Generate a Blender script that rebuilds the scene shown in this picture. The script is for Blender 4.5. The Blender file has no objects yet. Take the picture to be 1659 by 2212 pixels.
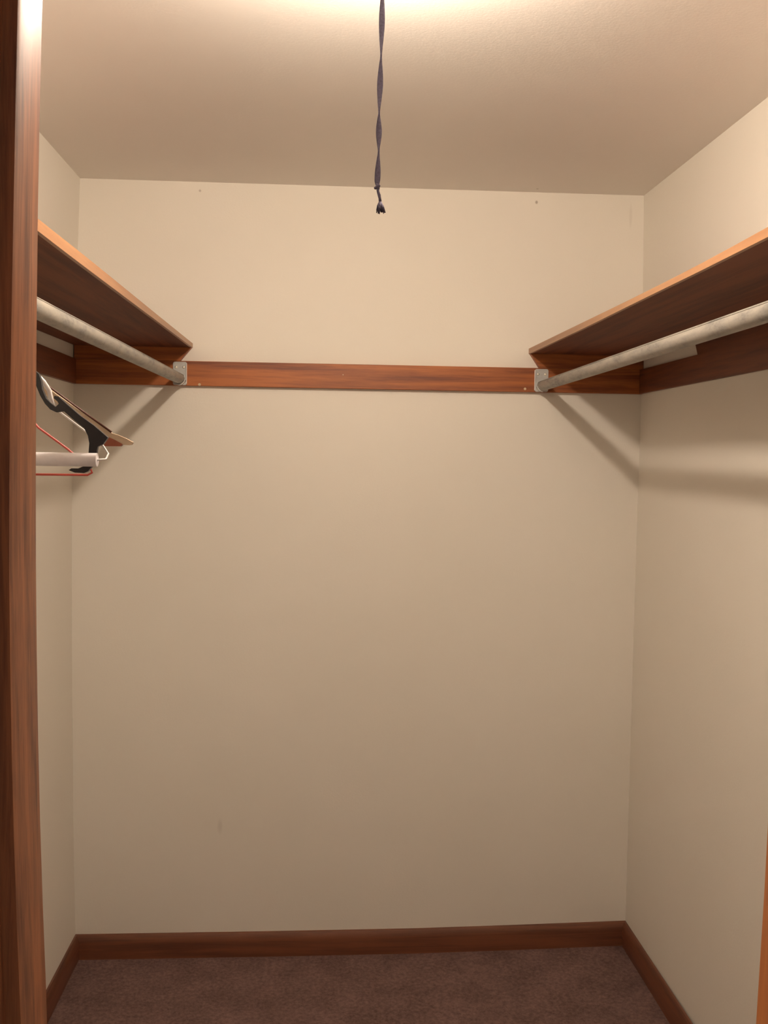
import bpy, bmesh, math, random
from mathutils import Vector, Matrix
random.seed(4)
S = bpy.context.scene
COL = S.collection

# ------------------------------------------------------------------ camera
EYE = 1.5956
FPX, PITCH, YAW, ROLL = 2126.78, -0.0538285, 0.0594955, -0.0144039
def cam_dir(u, v, w):
    c, s = math.cos(ROLL), math.sin(ROLL)
    u, v = u*c + v*s, -u*s + v*c
    c, s = math.cos(PITCH), math.sin(PITCH)
    w, v = w*c - v*s, w*s + v*c
    c, s = math.cos(YAW), math.sin(YAW)
    u, w = u*c + w*s, -u*s + w*c
    return Vector((u, w, v))
cam = bpy.data.cameras.new('camera'); cam_o = bpy.data.objects.new('camera', cam); COL.objects.link(cam_o)
r_, u_, f_ = cam_dir(1, 0, 0), cam_dir(0, 1, 0), cam_dir(0, 0, 1)
M = Matrix((r_, u_, -f_)).transposed().to_4x4(); M.translation = (0, 0, EYE)
cam_o.matrix_world = M
cam.sensor_fit = 'HORIZONTAL'; cam.sensor_width = 36; cam.lens = 36*FPX/1659
cam.clip_start = 0.02
S.camera = cam_o

# ------------------------------------------------------------------ world, light, exposure
S.view_settings.view_transform = 'Standard'; S.view_settings.look = 'None'
S.view_settings.gamma = 1; S.view_settings.use_curve_mapping = False
S.view_settings.exposure = 0.0
BULB_STRENGTH = 960
BULB_COLOR = (1.0, 0.84, 0.685)
LAMP = (0.080, 1.53, 2.364)
wd = bpy.data.worlds.new('room_light'); S.world = wd; wd.use_nodes = True
bg = wd.node_tree.nodes['Background']; bg.inputs[0].default_value = (1.0, 0.86, 0.70, 1); bg.inputs[1].default_value = 0.25

# ------------------------------------------------------------------ materials
def mat(name, base, rough=.6, metal=0, spec=.5):
    m = bpy.data.materials.new(name); m.use_nodes = True
    b = m.node_tree.nodes['Principled BSDF']
    b.inputs['Base Color'].default_value = (*base, 1); b.inputs['Roughness'].default_value = rough
    b.inputs['Metallic'].default_value = metal; b.inputs['Specular IOR Level'].default_value = spec
    return m, m.node_tree, b
def noise(nt, scale, detail=4, stretch=(1, 1, 1), rough=.5, dist=0):
    tc = nt.nodes.new('ShaderNodeTexCoord'); mp = nt.nodes.new('ShaderNodeMapping'); n = nt.nodes.new('ShaderNodeTexNoise')
    mp.inputs['Scale'].default_value = stretch
    nt.links.new(tc.outputs['Object'], mp.inputs[0]); nt.links.new(mp.outputs[0], n.inputs['Vector'])
    n.inputs['Scale'].default_value = scale; n.inputs['Detail'].default_value = detail
    n.inputs['Roughness'].default_value = rough; n.inputs['Distortion'].default_value = dist
    return n
def ramp(nt, fac, stops):
    r = nt.nodes.new('ShaderNodeValToRGB'); e = r.color_ramp.elements
    while len(e) < len(stops): e.new(.5)
    for i, (p, c) in enumerate(stops): e[i].position = p; e[i].color = (*c, 1)
    nt.links.new(fac, r.inputs[0]); return r
def bump(nt, b, h, strength, dist=.001):
    bp = nt.nodes.new('ShaderNodeBump'); bp.inputs['Strength'].default_value = strength; bp.inputs['Distance'].default_value = dist
    nt.links.new(h, bp.inputs['Height']); nt.links.new(bp.outputs[0], b.inputs['Normal'])
def plaster(name, c1, c2, marks=()):
    m, nt, b = mat(name, c1, .75, 0, .3)
    n = noise(nt, 2.2, 5); r = ramp(nt, n.outputs['Fac'], [(.35, c1), (.65, c2)])
    out = r.outputs[0]
    geo = nt.nodes.new('ShaderNodeNewGeometry')
    for (p, rad, stretch, amt) in marks:          # small scuffs and nail holes in the paint
        d = nt.nodes.new('ShaderNodeVectorMath'); d.operation = 'SUBTRACT'; nt.links.new(geo.outputs['Position'], d.inputs[0]); d.inputs[1].default_value = p
        k = nt.nodes.new('ShaderNodeVectorMath'); k.operation = 'MULTIPLY'; nt.links.new(d.outputs[0], k.inputs[0]); k.inputs[1].default_value = stretch
        l = nt.nodes.new('ShaderNodeVectorMath'); l.operation = 'LENGTH'; nt.links.new(k.outputs[0], l.inputs[0])
        mr = nt.nodes.new('ShaderNodeMapRange'); nt.links.new(l.outputs['Value'], mr.inputs[0])
        mr.inputs[1].default_value = rad*.4; mr.inputs[2].default_value = rad; mr.inputs[3].default_value = amt; mr.inputs[4].default_value = 0
        mx = nt.nodes.new('ShaderNodeMix'); mx.data_type = 'RGBA'
        nt.links.new(mr.outputs[0], mx.inputs[0]); nt.links.new(out, mx.inputs[6]); mx.inputs[7].default_value = (.22, .15, .1, 1)
        out = mx.outputs[2]
    nt.links.new(out, b.inputs['Base Color'])
    n2 = noise(nt, 160, 3); bump(nt, b, n2.outputs['Fac'], .22, .0012)
    return m
def wood(name, dark, light, axis, rough=.38, coat=.25, grain=1.0):
    st = [26, 26, 26]; st['xyz'.index(axis)] = 1.2
    m, nt, b = mat(name, light, rough)
    n = noise(nt, 1.6*grain, 8, st, .62, .4); n2 = noise(nt, 7*grain, 6, st, .7, .2)
    mm = nt.nodes.new('ShaderNodeMath'); mm.operation = 'MULTIPLY_ADD'; mm.inputs[1].default_value = .35
    nt.links.new(n2.outputs['Fac'], mm.inputs[0]); nt.links.new(n.outputs['Fac'], mm.inputs[2])
    r = ramp(nt, mm.outputs[0], [(.50, dark), (.78, light)])
    nt.links.new(r.outputs[0], b.inputs['Base Color'])
    b.inputs['Coat Weight'].default_value = coat; b.inputs['Coat Roughness'].default_value = .3
    bump(nt, b, mm.outputs[0], .1, .0006)
    return m
WALLC1, WALLC2 = (.83, .785, .70), (.845, .80, .72)
m_wall = plaster('cream_wall_paint', WALLC1, WALLC2)
m_back = plaster('cream_wall_paint_marked', WALLC1, WALLC2, [
    ((.6493, 3.0994, 2.4053), .0055, (1, 1, .8), .6), ((-.3954, 3.0994, 2.4096), .005, (1, 1, 1), .4),
    ((-.3241, 3.0994, .4207), .03, (3, 1, 1), .12), ((.95, 3.0994, 2.37), .045, (7, 1, 1), .10)])
m_ceil = plaster('ceiling_paint', (.87, .825, .76), (.885, .84, .78), [((.643, 3.06, 2.436), .005, (1, 1, 1), .5)])
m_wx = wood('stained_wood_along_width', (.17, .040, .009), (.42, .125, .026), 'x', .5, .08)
def chips(m, spots):
    nt = m.node_tree; b = nt.nodes['Principled BSDF']; out = b.inputs['Base Color'].links[0].from_socket
    geo = nt.nodes.new('ShaderNodeNewGeometry')
    for p, rad in spots:
        d = nt.nodes.new('ShaderNodeVectorMath'); d.operation = 'DISTANCE'; nt.links.new(geo.outputs['Position'], d.inputs[0]); d.inputs[1].default_value = p
        c = nt.nodes.new('ShaderNodeMath'); c.operation = 'LESS_THAN'; nt.links.new(d.outputs['Value'], c.inputs[0]); c.inputs[1].default_value = rad
        mx = nt.nodes.new('ShaderNodeMix'); mx.data_type = 'RGBA'; nt.links.new(c.outputs[0], mx.inputs[0]); nt.links.new(out, mx.inputs[6]); mx.inputs[7].default_value = (.62, .48, .30, 1)
        out = mx.outputs[2]
    nt.links.new(out, b.inputs['Base Color'])
chips(m_wx, [((-.392, 3.0804, 1.8165), .0042), ((.622, 3.0804, 1.822), .004), ((.05, 3.0804, 1.855), .0015)])
m_wy = wood('shaded_stained_wood_depth', (.09, .024, .009), (.19, .055, .017), 'y', .5, .08)  # darker copy of the cleat wood: shade on the side walls put into the colour
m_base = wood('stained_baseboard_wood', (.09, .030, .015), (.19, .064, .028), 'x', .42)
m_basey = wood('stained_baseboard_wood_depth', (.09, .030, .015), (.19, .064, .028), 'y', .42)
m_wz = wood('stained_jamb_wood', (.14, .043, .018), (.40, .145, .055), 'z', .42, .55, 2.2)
m_wz2 = wood('lighter_orange_jamb_wood', (.50, .15, .04), (.68, .24, .065), 'z', .42, .2)  # lighter, more orange base colour than the left jamb
m_edge = wood('light_shelf_edge', (.33, .155, .07), (.42, .215, .10), 'y', .4, .2)
m_shelf = wood('shaded_brown_shelf_board', (.095, .026, .012), (.18, .053, .022), 'y', .6, 0, .7)  # base colour lowered to deepen the shade under the shelves
m_shelf.node_tree.nodes['Principled BSDF'].inputs['Specular IOR Level'].default_value = .25
m_carpet, nt, b = mat('brown_carpet', (.1, .05, .04), .95, 0, .1)
n = noise(nt, 85, 6, rough=.8); nb = noise(nt, 9, 4)
mm = nt.nodes.new('ShaderNodeMath'); mm.operation = 'MULTIPLY_ADD'; mm.inputs[1].default_value = .35
nt.links.new(nb.outputs['Fac'], mm.inputs[0]); nt.links.new(n.outputs['Fac'], mm.inputs[2])
r = ramp(nt, mm.outputs[0], [(.5, (.13, .078, .070)), (.85, (.30, .185, .165))]); nt.links.new(r.outputs[0], b.inputs['Base Color'])
bump(nt, b, n.outputs['Fac'], .9, .006)
m_rod, nt, b = mat('dull_grey_metal', (.5, .46, .4), .5, .15)
n = noise(nt, 30, 7, (1, .3, 1), .75); r = ramp(nt, n.outputs['Fac'], [(.34, (.17, .165, .155)), (.48, (.32, .30, .265)), (.66, (.42, .385, .33))])
nt.links.new(r.outputs[0], b.inputs['Base Color']); bump(nt, b, n.outputs['Fac'], .15, .0008)
m_zinc, nt, b = mat('zinc_plate', (.55, .54, .52), .5, .3)
n = noise(nt, 40, 5); r = ramp(nt, n.outputs['Fac'], [(.3, (.46, .45, .43)), (.7, (.62, .61, .58))]); nt.links.new(r.outputs[0], b.inputs['Base Color'])
m_screw = mat('screw_steel', (.95, .88, .75), .35, .4)[0]
def flat(name, c, rough, spec=.5, var=.12, scale=60):
    m, nt, b = mat(name, c, rough, 0, spec)
    n = noise(nt, scale, 3); r = ramp(nt, n.outputs['Fac'], [(.3, tuple(v*(1-var) for v in c)), (.7, c)]); nt.links.new(r.outputs[0], b.inputs['Base Color'])
    return m
m_black = flat('black_plastic', (.012, .013, .018), .4)
m_white = flat('white_plastic_coating', (.90, .87, .85), .35)
m_card = flat('white_cardboard', (.86, .83, .85), .7)
m_red = flat('red_coating', (.62, .10, .075), .4)
m_tan = wood('pale_hanger_wood', (.52, .40, .27), (.62, .50, .35), 'x', .5, .1)
m_brown = flat('brown_hanger_end', (.36, .10, .05), .5)
m_dark = flat('dark_brown_trim', (.10, .03, .015), .5)
m_lace = flat('navy_lace', (.085, .075, .115), .85, .2, .4, 400)
m_porc = flat('white_porcelain', (.8, .78, .72), .25)
m_paintjamb = m_wz
m_bulb = bpy.data.materials.new('glowing_bulb'); m_bulb.use_nodes = True
nt = m_bulb.node_tree; nt.nodes.clear(); o = nt.nodes.new('ShaderNodeOutputMaterial'); e = nt.nodes.new('ShaderNodeEmission')
e.inputs[0].default_value = (*BULB_COLOR, 1); e.inputs[1].default_value = BULB_STRENGTH; nt.links.new(e.outputs[0], o.inputs[0])

# ------------------------------------------------------------------ helpers
def link(name, bm, m, parent=None, smooth=False, bevel=0, loc=None):
    bmesh.ops.recalc_face_normals(bm, faces=bm.faces[:])
    me = bpy.data.meshes.new(name); bm.to_mesh(me); bm.free()
    o = bpy.data.objects.new(name, me); COL.objects.link(o); me.materials.append(m)
    if smooth:
        for p in me.polygons: p.use_smooth = True
        if smooth != 'all': me.set_sharp_from_angle(angle=math.radians(40))
    if bevel:
        bv = o.modifiers.new('bevel', 'BEVEL'); bv.width = bevel; bv.segments = 2; bv.limit_method = 'ANGLE'; bv.angle_limit = math.radians(40)
    if loc: o.location = loc
    if parent: o.parent = parent
    return o
def empty(name, loc=(0, 0, 0)):
    o = bpy.data.objects.new(name, None); COL.objects.link(o); o.location = loc; o.empty_display_size = .05; return o
def tag(o, label, cat=None, group=None):
    o['label'] = label
    if cat: o['category'] = cat
    if group: o['group'] = group
    return o
def struct(o): o['kind'] = 'structure'; return o
def box(x0, y0, z0, x1, y1, z1, bm=None):
    bm = bm or bmesh.new()
    v = [bm.verts.new((x, y, z)) for x in (x0, x1) for y in (y0, y1) for z in (z0, z1)]
    for f in ((0, 1, 3, 2), (4, 6, 7, 5), (0, 4, 5, 1), (2, 3, 7, 6), (0, 2, 6, 4), (1, 5, 7, 3)): bm.faces.new([v[i] for i in f])
    return bm
def slab(rows, off):
    """closed slab: a grid of points (rows of equal length) and the same grid moved by off"""
    bm = bmesh.new(); off = Vector(off); nr, nc = len(rows), len(rows[0])
    A = [[bm.verts.new(p) for p in r] for r in rows]; B = [[bm.verts.new(Vector(p)+off) for p in r] for r in rows]
    for i in range(nr-1):
        for j in range(nc-1):
            bm.faces.new((A[i][j], A[i][j+1], A[i+1][j+1], A[i+1][j])); bm.faces.new((B[i][j], B[i+1][j], B[i+1][j+1], B[i][j+1]))
    for i in range(nr-1):
        for j in (0, nc-1): bm.faces.new((A[i][j], A[i+1][j], B[i+1][j], B[i][j]))
    for j in range(nc-1):
        for i in (0, nr-1): bm.faces.new((A[i][j], A[i][j+1], B[i][j+1], B[i][j]))
    return bm
def interp(tab, t):
    if t <= tab[0][0]: return tab[0][1]
    for (a, va), (b, vb) in zip(tab, tab[1:]):
        if t <= b: return va + (vb-va)*(t-a)/(b-a)
    return tab[-1][1]
def smooth_tab(tab, n=24):
    """Catmull-Rom resample so that bowed edges stay smooth"""
    xs = [p[0] for p in tab]; ys = [p[1] for p in tab]; out = []
    for k in range(n+1):
        t = xs[0] + (xs[-1]-xs[0])*k/n
        i = max(0, min(len(xs)-2, sum(1 for x in xs[1:-1] if x <= t)))
        h = xs[i+1]-xs[i]; s = (t-xs[i])/h
        def m(j):
            if j == 0: return (ys[1]-ys[0])/(xs[1]-xs[0])
            if j == len(xs)-1: return (ys[-1]-ys[-2])/(xs[-1]-xs[-2])
            return (ys[j+1]-ys[j-1])/(xs[j+1]-xs[j-1])
        out.append((t, (2*s**3-3*s*s+1)*ys[i] + (s**3-2*s*s+s)*h*m(i) + (-2*s**3+3*s*s)*ys[i+1] + (s**3-s*s)*h*m(i+1)))
    return out
def loft(rings, cap=True, closed=True):
    bm = bmesh.new(); R = [[bm.verts.new(p) for p in r] for r in rings]; n = len(R[0])
    for a, b_ in zip(R, R[1:]):
        for j in range(n if closed else n-1):
            k = (j+1) % n; bm.faces.new((a[j], a[k], b_[k], b_[j]))
    if cap: bm.faces.new(R[0][::-1]); bm.faces.new(R[-1])
    return bm
def add_bm(dst, src):
    me = bpy.data.meshes.new('tmp'); src.to_mesh(me); src.free(); dst.from_mesh(me); bpy.data.meshes.remove(me); return dst
def tube(pts, r, n=12, bm=None):
    pts = [Vector(p) for p in pts]; rings = []; N = None
    for i, p in enumerate(pts):
        t = (pts[min(i+1, len(pts)-1)] - pts[max(i-1, 0)]).normalized()
        if N is None:
            a = Vector((0, 1, 0)) if abs(t.y) < .9 else Vector((0, 0, 1)); N = (a - t*a.dot(t)).normalized()
        else: N = (N - t*N.dot(t)).normalized()
        B = t.cross(N); rr = r[i] if isinstance(r, (list, tuple)) else r
        rings.append([p + (N*math.cos(q) + B*math.sin(q))*rr for q in [2*math.pi*k/n for k in range(n)]])
    t = loft(rings)
    return add_bm(bm, t) if bm else t
def lathe(prof, c, n=32):
    return loft([[Vector((c[0]+r*math.cos(a), c[1]+r*math.sin(a), c[2]+z)) for a in [2*math.pi*k/n for k in range(n)]] for r, z in prof])
def extrude_outline(pts, th):
    bm = bmesh.new(); f = bm.faces.new([bm.verts.new((x, -th/2, z)) for x, z in pts])
    e = bmesh.ops.extrude_face_region(bm, geom=[f]); bmesh.ops.translate(bm, verts=[v for v in e['geom'] if isinstance(v, bmesh.types.BMVert)], vec=(0, th, 0))
    bmesh.ops.triangulate(bm, faces=[f for f in bm.faces if len(f.verts) > 4], ngon_method='EAR_CLIP')
    return bm

# ------------------------------------------------------------------ the room
D = 3.0994; FRONT = 1.02; CEIL = 2.436
XL = smooth_tab([(-.03, -.7755), (.0754, -.777), (.32, -.7815), (.6984, -.7841), (1.282, -.7854), (1.8144, -.7777), (2.436, -.7574)])
XR = smooth_tab([(-.03, .997), (.0954, .997), (.31, .9973), (.9971, .9977), (1.4463, .9985), (1.8157, 1.0005), (2.436, .9909)])
SPLAY = .012
def xr(y, z): return interp(XR, z) + (D-y)*SPLAY
FZ = [(-1.5, -.003), (-.777, -.0016), (-.138, -.0003), (.31, .0025), (.65, .0095), (.997, .0184), (1.6, .03)]
fz = lambda x: interp(FZ, x)
zs = [z for z, _ in XL]
rows = []
for i, z in enumerate(zs):
    a, c = XL[i][1], interp(XR, z); rows.append([(a+(c-a)*k/12, D, z) for k in range(13)])
wb = struct(link('wall_back', slab(rows, (0, .1, 0)), m_back, smooth=True))
ys = [D - (D-FRONT)*k/10 for k in range(11)]
struct(link('wall_left', slab([[(XL[i][1], y, z) for y in ys] for i, z in enumerate(zs)], (-.1, 0, 0)), m_wall, smooth=True))
struct(link('wall_right', slab([[(xr(y, z), y, z) for y in ys] for i, z in enumerate(zs)], (.1, 0, 0)), m_wall, smooth=True))
struct(link('ceiling', box(-.9, .9, CEIL, 1.15, 3.2, CEIL+.1), m_ceil))
fx = [-1.4, -.9, -.777, -.45, -.138, .1, .31, .48, .65, .82, .997, 1.3]
struct(link('floor', slab([[(x, y, fz(x)) for x in fx] for y in (-.6, .4, 1, 1.6, 2.4, 3.2)], (0, 0, -.08)), m_carpet))
JL, JR, HEAD = -.3025, .500, 2.10
bm = box(-.87, .90, -.02, JL-.02, FRONT, CEIL); box(JR+.02, .90, .0, 1.12, FRONT, CEIL, bm); box(JL-.02, .90, HEAD+.02, JR+.02, FRONT, CEIL, bm)
struct(link('wall_front', bm, m_wall))

# baseboards: one profile swept along each wall
PROF = [(0, -.012), (.014, -.012), (.014, .052), (.0105, .066), (.005, .0755), (0, .077)]
def baseboard(name, pts, inward, m):
    rings = []
    for i, (x, y, z) in enumerate(pts):
        rings.append([Vector((x+inward[i][0]*d, y+inward[i][1]*d, z+h)) for d, h in PROF])
    return struct(link(name, loft(rings), m, smooth=True))
bx = [-.777, -.60, -.38, -.138, .1, .31, .48, .65, .82, .997]
iv = [(0, -1)]*len(bx); iv[0] = (1, -1); iv[-1] = (-1, -1)
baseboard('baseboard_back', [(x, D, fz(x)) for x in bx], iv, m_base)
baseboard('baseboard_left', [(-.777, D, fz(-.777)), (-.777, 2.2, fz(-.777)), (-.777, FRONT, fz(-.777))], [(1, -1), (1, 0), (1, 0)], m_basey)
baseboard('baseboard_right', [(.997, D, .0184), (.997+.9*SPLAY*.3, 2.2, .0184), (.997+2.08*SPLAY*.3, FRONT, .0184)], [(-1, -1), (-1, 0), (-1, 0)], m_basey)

# door frame: side jambs with their stops and the head
bowL = smooth_tab([(-.0, -.272), (.6, -.2735), (1.0109, -.279), (1.1868, -.2843), (1.3536, -.2873), (1.5406, -.2880), (1.8141, -.2850), (2.0361, -.2795), (2.10, -.277)])
OFF = lambda z: interp([(0, .0085), (1.54, .0085), (1.83, .0057), (2.036, .0054), (2.2, .0054)], z)
jm = slab([[(x-OFF(z)-.017, .835, z), (x-OFF(z)-.016, .95, z), (x-OFF(z)-.016, FRONT+.002, z)] for z, x in bowL], (-.02, 0, 0))
struct(link('trim_1', jm, m_wz, smooth=True))
st = loft([[Vector(p) for p in ((x-OFF(z)-.016, .948, z), (x-OFF(z)-.002, .948, z), (x-OFF(z), .952, z), (x-.0015, .984, z), (x, .998, z), (x-.002, 1.0, z), (x-OFF(z)-.016, 1.0, z))] for z, x in bowL])
tag(struct(link('trim_2', st, m_wz, smooth=True)), 'glossy brown wooden door stop on the left jamb')
bowR = smooth_tab([(0, .445), (.6, .4580), (.9958, .4674), (1.10, .4705), (1.2145, .4727), (1.5, .477), (1.8, .477), (2.10, .470)])
struct(link('trim_3', slab([[(x+.0, .835, z), (x, FRONT-.02, z)] for z, x in bowR], (.035, 0, 0)), m_wz2, smooth=True))
struct(link('trim_4', box(JL-.02, .835, HEAD, JR+.04, FRONT, HEAD+.02), m_wx))

# ------------------------------------------------------------------ lamp with pull cord
lx, ly, lz = LAMP
lamp = tag(empty('ceiling_lamp', (lx, ly, CEIL)), 'bare bulb in a white porcelain ceiling holder above the dark pull cord', 'lamp')
link('lamp_holder', lathe([(.001, 0), (.056, 0), (.056, -.008), (.048, -.018), (.030, -.026), (.027, -.042), (.020, -.046), (.001, -.046)], (0, 0, 0)), m_porc, lamp, 'all')
zb = lz - CEIL
link('bulb', lathe([(.001, zb-.031), (.010, zb-.0295), (.020, zb-.024), (.028, zb-.013), (.031, zb), (.028, zb+.013), (.021, zb+.024), (.014, zb+.033), (.013, zb+.040)], (0, 0, 0), 24), m_bulb, lamp, 'all')

# ------------------------------------------------------------------ pull cord (twisted flat lace with a frayed end)
YC = 1.45; k = YC/1.5
def cp(x, z): return Vector((x*k, YC, EYE + (z-EYE)*k))
path = [(1.9989, .0730), (2.0091, .0721), (2.0535, .0736), (2.1147, .0734), (2.1891, .0751), (2.243, .0757), (2.2766, .076), (2.44, .0775)]
nodes = [(1.995, 0), (2.009, .35), (2.057, 1), (2.113, 2), (2.197, 3), (2.30, 4), (2.44, 5)]
rings = []
zt = 1.996
while zt < 2.425:
    c = cp(interp(path, zt), zt); ph = math.pi*interp(nodes, zt) + math.pi/2
    w = .0043*(1 if zt > 2.012 else .45 + .55*max(0, (zt-1.996)/.016)); t = .0014
    ax = Vector((math.cos(ph), math.sin(ph), 0)); ay = Vector((-math.sin(ph), math.cos(ph), 0))
    rings.append([c + ax*w*math.cos(q) + ay*t*math.sin(q) for q in [2*math.pi*j/12 for j in range(12)]]); zt += .004
cord = tag(empty('pull_cord', cp(.0775, 2.43)), 'dark twisted lace pull cord hanging from the ceiling with a frayed knotted end', 'cord')
def local(bm): bmesh.ops.translate(bm, verts=bm.verts[:], vec=-cord.location); return bm
link('lace', local(loft(rings)), m_lace, cord, 'all')
kb = bmesh.new(); bmesh.ops.create_icosphere(kb, subdivisions=3, radius=.0036)
for v in kb.verts: v.co = Vector((v.co.x*1.0+.0006*math.sin(v.co.z*1500), v.co.y, v.co.z*1.35)) + cp(.0728, 2.0035)
k2 = bmesh.new(); bmesh.ops.create_icosphere(k2, subdivisions=2, radius=.0023)
for v in k2.verts: v.co += cp(.0695, 2.0015)
add_bm(kb, k2); link('knot', local(kb), m_lace, cord, 'all')
lo = [cp(.0730, 2.0000), cp(.0735, 1.9960), cp(.0752, 1.991), cp(.0762, 1.9865), cp(.0768, 1.9820)]
bm = tube(lo, [.0022, .0020, .0023, .0020, .0022], 10)
link('cord_end', local(bm), m_lace, cord, 'all')
bm = bmesh.new()
for i in range(44):
    a = random.uniform(0, 2*math.pi); rr = random.uniform(.1, 1)**.5*.0075; ln = random.uniform(.8, 1.05)
    s = cp(.0768, 1.9830); e = cp(.0783, 1.9830-.0185*ln) + Vector((rr*math.cos(a), rr*math.sin(a), 0))
    mid = s.lerp(e, .5) + Vector((rr*.15*math.cos(a), rr*.15*math.sin(a), -.0005)); tube([s, mid, e], [.0012, .0011, .0006], 5, bm)
tag(link('frayed_tassel', local(bm), m_lace, cord, 'all'), 'frayed dark threads at the end of the cord')

# ------------------------------------------------------------------ cleats, shelves
TB = .019; YB = D-TB
def bowed_board(xa, xb, y0, y1, z0, z1, n=8):
    return slab([[(xa+(xb-xa)*i/n, y0, z0) for i in range(n+1)], [(xa+(xb-xa)*i/n, y0, z1) for i in range(n+1)]], (0, y1-y0, 0))
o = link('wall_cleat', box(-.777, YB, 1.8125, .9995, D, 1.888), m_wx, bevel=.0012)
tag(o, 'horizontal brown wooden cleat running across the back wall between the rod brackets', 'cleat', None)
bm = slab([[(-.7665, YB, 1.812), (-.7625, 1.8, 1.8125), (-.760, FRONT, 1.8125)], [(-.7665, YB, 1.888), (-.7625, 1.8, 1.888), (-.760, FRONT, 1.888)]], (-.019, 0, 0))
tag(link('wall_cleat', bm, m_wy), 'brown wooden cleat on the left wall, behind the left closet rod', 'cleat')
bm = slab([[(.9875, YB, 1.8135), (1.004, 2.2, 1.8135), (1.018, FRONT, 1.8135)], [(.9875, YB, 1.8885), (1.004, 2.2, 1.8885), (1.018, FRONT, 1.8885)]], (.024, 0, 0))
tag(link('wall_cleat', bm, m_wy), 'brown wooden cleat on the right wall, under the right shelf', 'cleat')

def shelf(label, xw, xf, front_pts, loc):
    """front_pts: (y, front x, z bottom, z top) along the front edge, xw(y) the wall line"""
    root = tag(empty('closet_shelf', loc), label, 'shelf', None)
    L = Vector(loc); s = 1 if xf > 0 else -1
    A, Bm = [], []
    lip = .006*s
    for y, x, z0, z1 in front_pts:
        w = xw(y)
        A.append([Vector((w, y, z0))-L, Vector((x+lip, y, z0))-L, Vector((x+lip, y, z1))-L, Vector((w, y, z1))-L])
        Bm.append([Vector((x+lip, y, z0))-L, Vector((x, y, z0+.0008))-L, Vector((x, y, z1-.0015))-L, Vector((x+lip, y, z1))-L])
    link('shelf_board', loft(A), m_shelf, root)
    tag(link('edge_band', loft(Bm), m_edge, root), 'lighter tan front edge')
    return root
cr = lambda pts, j: smooth_tab([(p[0], p[j]) for p in pts[::-1]], 16)
PL = [(D, -.4155, 1.9298, 1.9455), (2.5, -.4155, 1.9235, 1.9413), (1.7375, -.4155, 1.9155, 1.9365), (1.4590, -.4155, 1.9137, 1.9334), (FRONT, -.4155, 1.913, 1.9325)]
fp = [(y, -.4155, zb_, zt_) for (y, zb_), (_, zt_) in zip(cr(PL, 2), cr(PL, 3))]
shL = shelf('brown wooden shelf on the left wall with a lighter front edge', lambda y: -.772, -.4155, fp, (-.60, 2.1, 1.913))
PR = [(D, .635, 1.9325, 1.9515), (2.5, .636, 1.9270, 1.9452), (1.97, .637, 1.9258, 1.9400), (1.6533, .637, 1.9245, 1.9390), (1.41, .636, 1.9244, 1.9412), (FRONT, .635, 1.9244, 1.945)]
fp = [(y, x_, zb_, zt_) for (y, zb_), (_, zt_), (_, x_) in zip(cr(PR, 2), cr(PR, 3), cr(PR, 1))]
shR = shelf('brown wooden shelf on the right wall with an orange front edge', lambda y: .9985+(D-y)*SPLAY, .635, fp, (.82, 2.1, 1.913))
# support strips under the shelf ends on the back wall, sloping front ends
def strip(parent, pts):
    bm = slab([[Vector((x, YB, z))-parent.location for x, z in pts[:2]], [Vector((x, YB, z))-parent.location for x, z in pts[3:1:-1]]], (0, TB, 0))
    return link('support_strip', bm, m_wx, parent)
strip(shL, [(-.772, 1.8882), (-.4520, 1.8882), (-.4175, 1.9297), (-.772, 1.9297)])
strip(shR, [(.9985, 1.8882), (.6675, 1.8882), (.6375, 1.9323), (.9985, 1.9323)])
bm = slab([[Vector((1.0, 2.628, 1.8887))-shR.location, Vector((1.018, FRONT, 1.8887))-shR.location], [Vector((1.0, 2.652, 1.928))-shR.location, Vector((1.018, FRONT, 1.9243))-shR.location]], (.022, 0, 0))
link('support_strip', bm, m_wy, shR)

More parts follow.
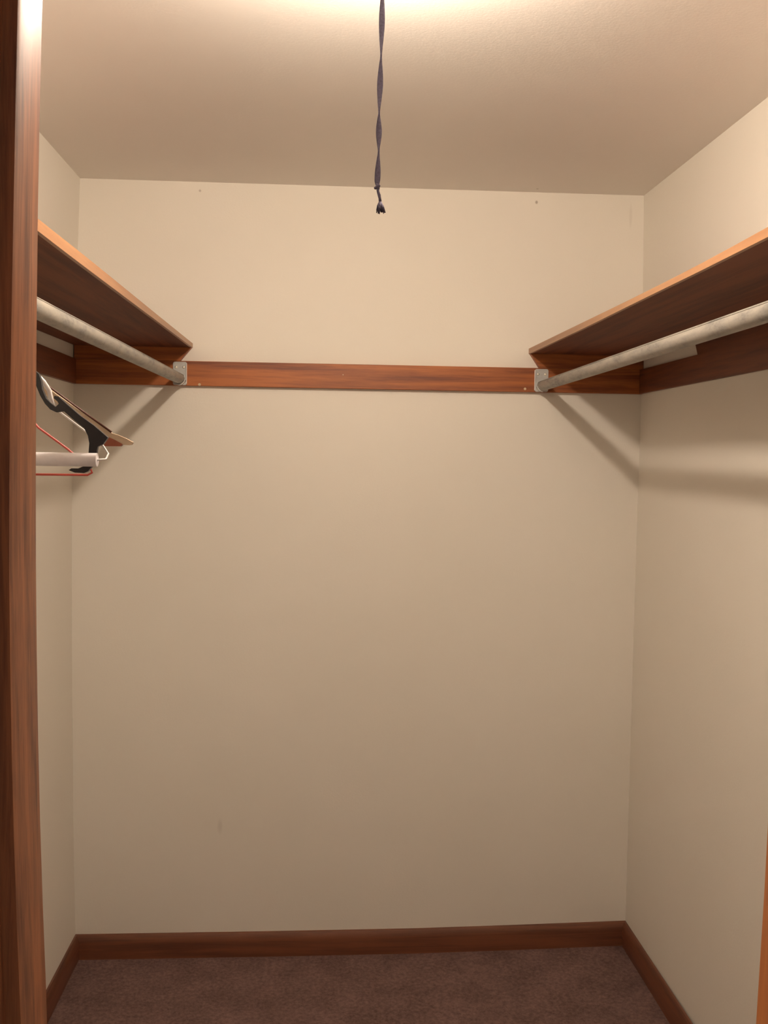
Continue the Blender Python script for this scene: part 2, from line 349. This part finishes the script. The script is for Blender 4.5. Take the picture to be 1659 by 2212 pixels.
# ------------------------------------------------------------------ closet rods and their brackets
def rod(label, a, b_, r=.0165):
    root = tag(empty('closet_rod', a), label, 'rod', None); A = Vector(a); B = Vector(b_)-A
    pts = [B*(i/10) for i in range(11)]
    link('rod_tube', tube(pts, r, 28), m_rod, root, 'all' if False else True)
    d = B.normalized(); sgn = -1 if a[0] > 0 else 1
    seam = [p + Vector((sgn*r*.80, 0, r*.62)) for p in pts]
    link('seam', tube(seam, .0012, 6), m_rod, root, 'all')
    return root
rod('dull grey closet rod under the left shelf, with hangers on its near end', (-.4530, D-.024, 1.8335), (-.457, FRONT+.002, 1.820))
rod('dull grey closet rod under the right shelf, empty', (.6755, D-.024, 1.8320), (.6817, FRONT+.002, 1.8318))
def bracket(label, cx, zc, rx, yf=YB, z0=1.8133, z1=1.8848, hw=.0212):
    root = tag(empty('rod_bracket', (cx, yf, zc)), label, 'bracket', 'metal rod brackets on the back wall cleat')
    pts = []
    for (x, z, a0) in ((hw-.006, z1-zc-.006, 0), (-hw+.006, z1-zc-.006, 90), (-hw+.006, z0-zc+.006, 180), (hw-.006, z0-zc+.006, 270)):
        for q in range(5):
            a = math.radians(a0+q*22.5); pts.append((x+.006*math.cos(a), z+.006*math.sin(a)))
    bm = extrude_outline(pts, .003); bmesh.ops.translate(bm, verts=bm.verts[:], vec=(0, -.0015, 0))
    link('plate', bm, m_zinc, root, True, .0008)
    # raised lip on the side towards the middle of the closet
    s = 1 if cx < 0 else -1
    bm = box(s*hw-.0016, -.0075, z0-zc+.004, s*hw+.0004, 0, z1-zc-.004); link('flange', bm, m_white, root, bevel=.0006)
    rings = []
    for rr, yy in ((.0205, 0), (.0205, -.016), (.0172, -.016), (.0172, 0)):
        rings.append([Vector((rx-cx+rr*math.cos(2*math.pi*j/32), yy-.003, (1.8328-zc)+rr*math.sin(2*math.pi*j/32))) for j in range(17, 32)])
    bm = loft([[r[j] for r in rings] for j in range(15)], True); link('socket', bm, m_zinc, root, True)
    for dx in (-.0115, .0115):
        sb = lathe([(.0002, -.0002), (.0042, 0), (.0036, .0016), (.0015, .0024), (.0002, .0025)], (0, 0, 0), 14)
        bmesh.ops.rotate(sb, verts=sb.verts[:], cent=(0, 0, 0), matrix=Matrix.Rotation(math.radians(90), 3, 'X'))
        bmesh.ops.translate(sb, verts=sb.verts[:], vec=(dx, -.003, z1-zc-.0165)); link('screw', sb, m_screw, root, 'all')
    return root
bracket('grey metal rod bracket on the back cleat, holding the left rod', -.4515, 1.849, -.4530)
bracket('grey metal rod bracket on the back cleat, holding the right rod', .6735, 1.849, .6755)

# ------------------------------------------------------------------ hangers on the left rod
RX = -.457; RR = .0168
def rodz(y): return 1.8328 - (D-.024-y)*.0066
def hook_pts(neck_z, r=RR+.0022):
    p = [Vector((r*math.cos(math.radians(a)), 0, r*math.sin(math.radians(a)))) for a in range(-35, 196, 15)]
    p += [Vector((-r*.93, 0, -.012)), Vector((-r*.6, 0, -.024)), Vector((-.003, 0, -.032)), Vector((0, 0, -.040)), Vector((0, 0, neck_z))]
    return p
def hanger(label, y, tilt=0):
    o = tag(empty('clothes_hanger', (RX, y, rodz(y))), label, 'hanger', 'clothes hangers on the left rod'); o.rotation_euler = (tilt, 0, 0); return o
def mirrored(pts): return pts + [(-x, z) for x, z in pts[::-1] if abs(x) > 1e-6]
# black plastic hanger with strap notches
h = hanger('black plastic clothes hanger with a strap notch, on the left rod', 1.19)
half = [(0, -.074), (.05, -.099), (.100, -.128), (.1135, -.139), (.1168, -.1475), (.1203, -.1562), (.1258, -.1656), (.1318, -.1722), (.1389, -.1754), (.1445, -.1742), (.1478, -.1741),
        (.1599, -.1846), (.1709, -.1934), (.1754, -.2023), (.177, -.2112), (.1764, -.2197), (.1753, -.2326), (.1709, -.2383), (.1640, -.2412), (.1560, -.2412), (.1530, -.2435), (.1600, -.2462), (.1708, -.2466),
        (.1753, -.2445), (.1797, -.2393), (.1853, -.2325), (.1859, -.2195), (.187, -.215), (.1931, -.2121), (.1987, -.2041), (.182, -.1898), (.1665, -.1789), (.1522, -.1668),
        (.1412, -.1569), (.1368, -.1559), (.1357, -.1587), (.1401, -.1625), (.1417, -.1653), (.1379, -.1693), (.1324, -.1649), (.1269, -.1594), (.1224, -.1484), (.1215, -.1400), (.1190, -.131), (.06, -.082), (.010, -.052), (0, -.050)]
bm = extrude_outline(mirrored(half), .007); link('hanger_body', bm, m_black, h, True)
link('hook', tube(hook_pts(-.055), .0022, 10), m_black, h, 'all')
# white wire hanger with a cardboard tube
h = hanger('thin white wire clothes hanger with a thick white tube along its bottom', 1.206)
rt = [(.02, 0, -.067), (.06, 0, -.096), (.11, 0, -.1295), (.119, 0, -.139), (.1255, 0, -.149), (.1275, 0, -.159), (.132, 0, -.170), (.170, 0, -.1985), (.1885, -.001, -.2130), (.1965, -.007, -.2235), (.1965, -.020, -.2300), (.1885, -.029, -.2308), (.180, -.029, -.2308)]
apts = [Vector((-x, y, z)) for x, y, z in rt[::-1]] + [Vector((0, 0, -.052))] + [Vector(p) for p in rt]
link('wire_arms', tube(apts, .0012, 8), m_white, h, 'all')
link('neck_sleeve', tube([Vector(p) for p in rt[1:7]], [.0015, .0030, .0030, .0028, .0026, .0013], 10), m_white, h, 'all')
tb = tube([Vector((x, -.029, -.2308)) for x in (-.189, -.1, 0, .1, .1885)], .0080, 20)
tag(link('cardboard_tube', tb, m_card, h, True), 'thick white tube')
link('hook', tube(hook_pts(-.055), .0016, 10), m_white, h, 'all')
# thin red hanger
h = hanger('thin red clothes hanger behind the white tube, on the left rod', 1.25)
rp = [(0, -.055), (.02, -.094), (.10, -.1947+.0), (.1362, -.2210), (.1633, -.2440), (.1660, -.2492), (.1600, -.2520), (0, -.2525)]
rp = [(0, -.070), (.03, -.110), (.0999, -.1925), (.1361, -.2190), (.1633, -.2422), (.1655, -.2475), (.1600, -.2505), (0, -.2510)]
bm = tube([Vector((x, 0, z)) for x, z in rp], .0014, 8); tube([Vector((-x, 0, z)) for x, z in rp], .0014, 8, bm)
link('hanger_wire', bm, m_red, h, 'all')
link('hook', tube(hook_pts(-.072), .0014, 10), m_red, h, 'all')
# pale wooden hanger
h = hanger('pale wooden clothes hanger with dark top trim and brown rounded tip, on the left rod', 1.29)
half = [(0, -.104), (.03, -.112), (.0873, -.1405), (.1111, -.1590), (.135, -.1765), (.1589, -.1935), (.1757, -.2070), (.1950, -.2120), (.2023, -.2125), (.2071, -.2117),
        (.2089, -.2087), (.1999, -.2038), (.1902, -.1998), (.1818, -.1973), (.1589, -.1808), (.135, -.1648), (.1111, -.1483), (.0873, -.1300), (.03, -.084), (.008, -.068), (0, -.066)]
link('hanger_body', extrude_outline(mirrored(half), .008), m_tan, h, True)
cap = [(.1640, -.2000), (.1757, -.2016), (.1860, -.2060), (.1960, -.2112), (.1930, -.2140), (.1690, -.2142)]
for s in (1, -1):
    bm = extrude_outline([(s*x, z) for x, z in cap], .0095); link('end_pad', bm, m_brown, h, True)
tr = [Vector((x, 0, z)) for x, z in [(.02, -.074), (.0873, -.1288), (.135, -.1635), (.1818, -.1969)]]
for s in (1, -1): link('top_trim', tube([Vector((s*p.x, -.0042, p.z+.0008)) for p in tr], .0013, 8), m_dark, h, 'all')
link('hook', tube(hook_pts(-.070), .0018, 10), m_zinc, h, 'all')
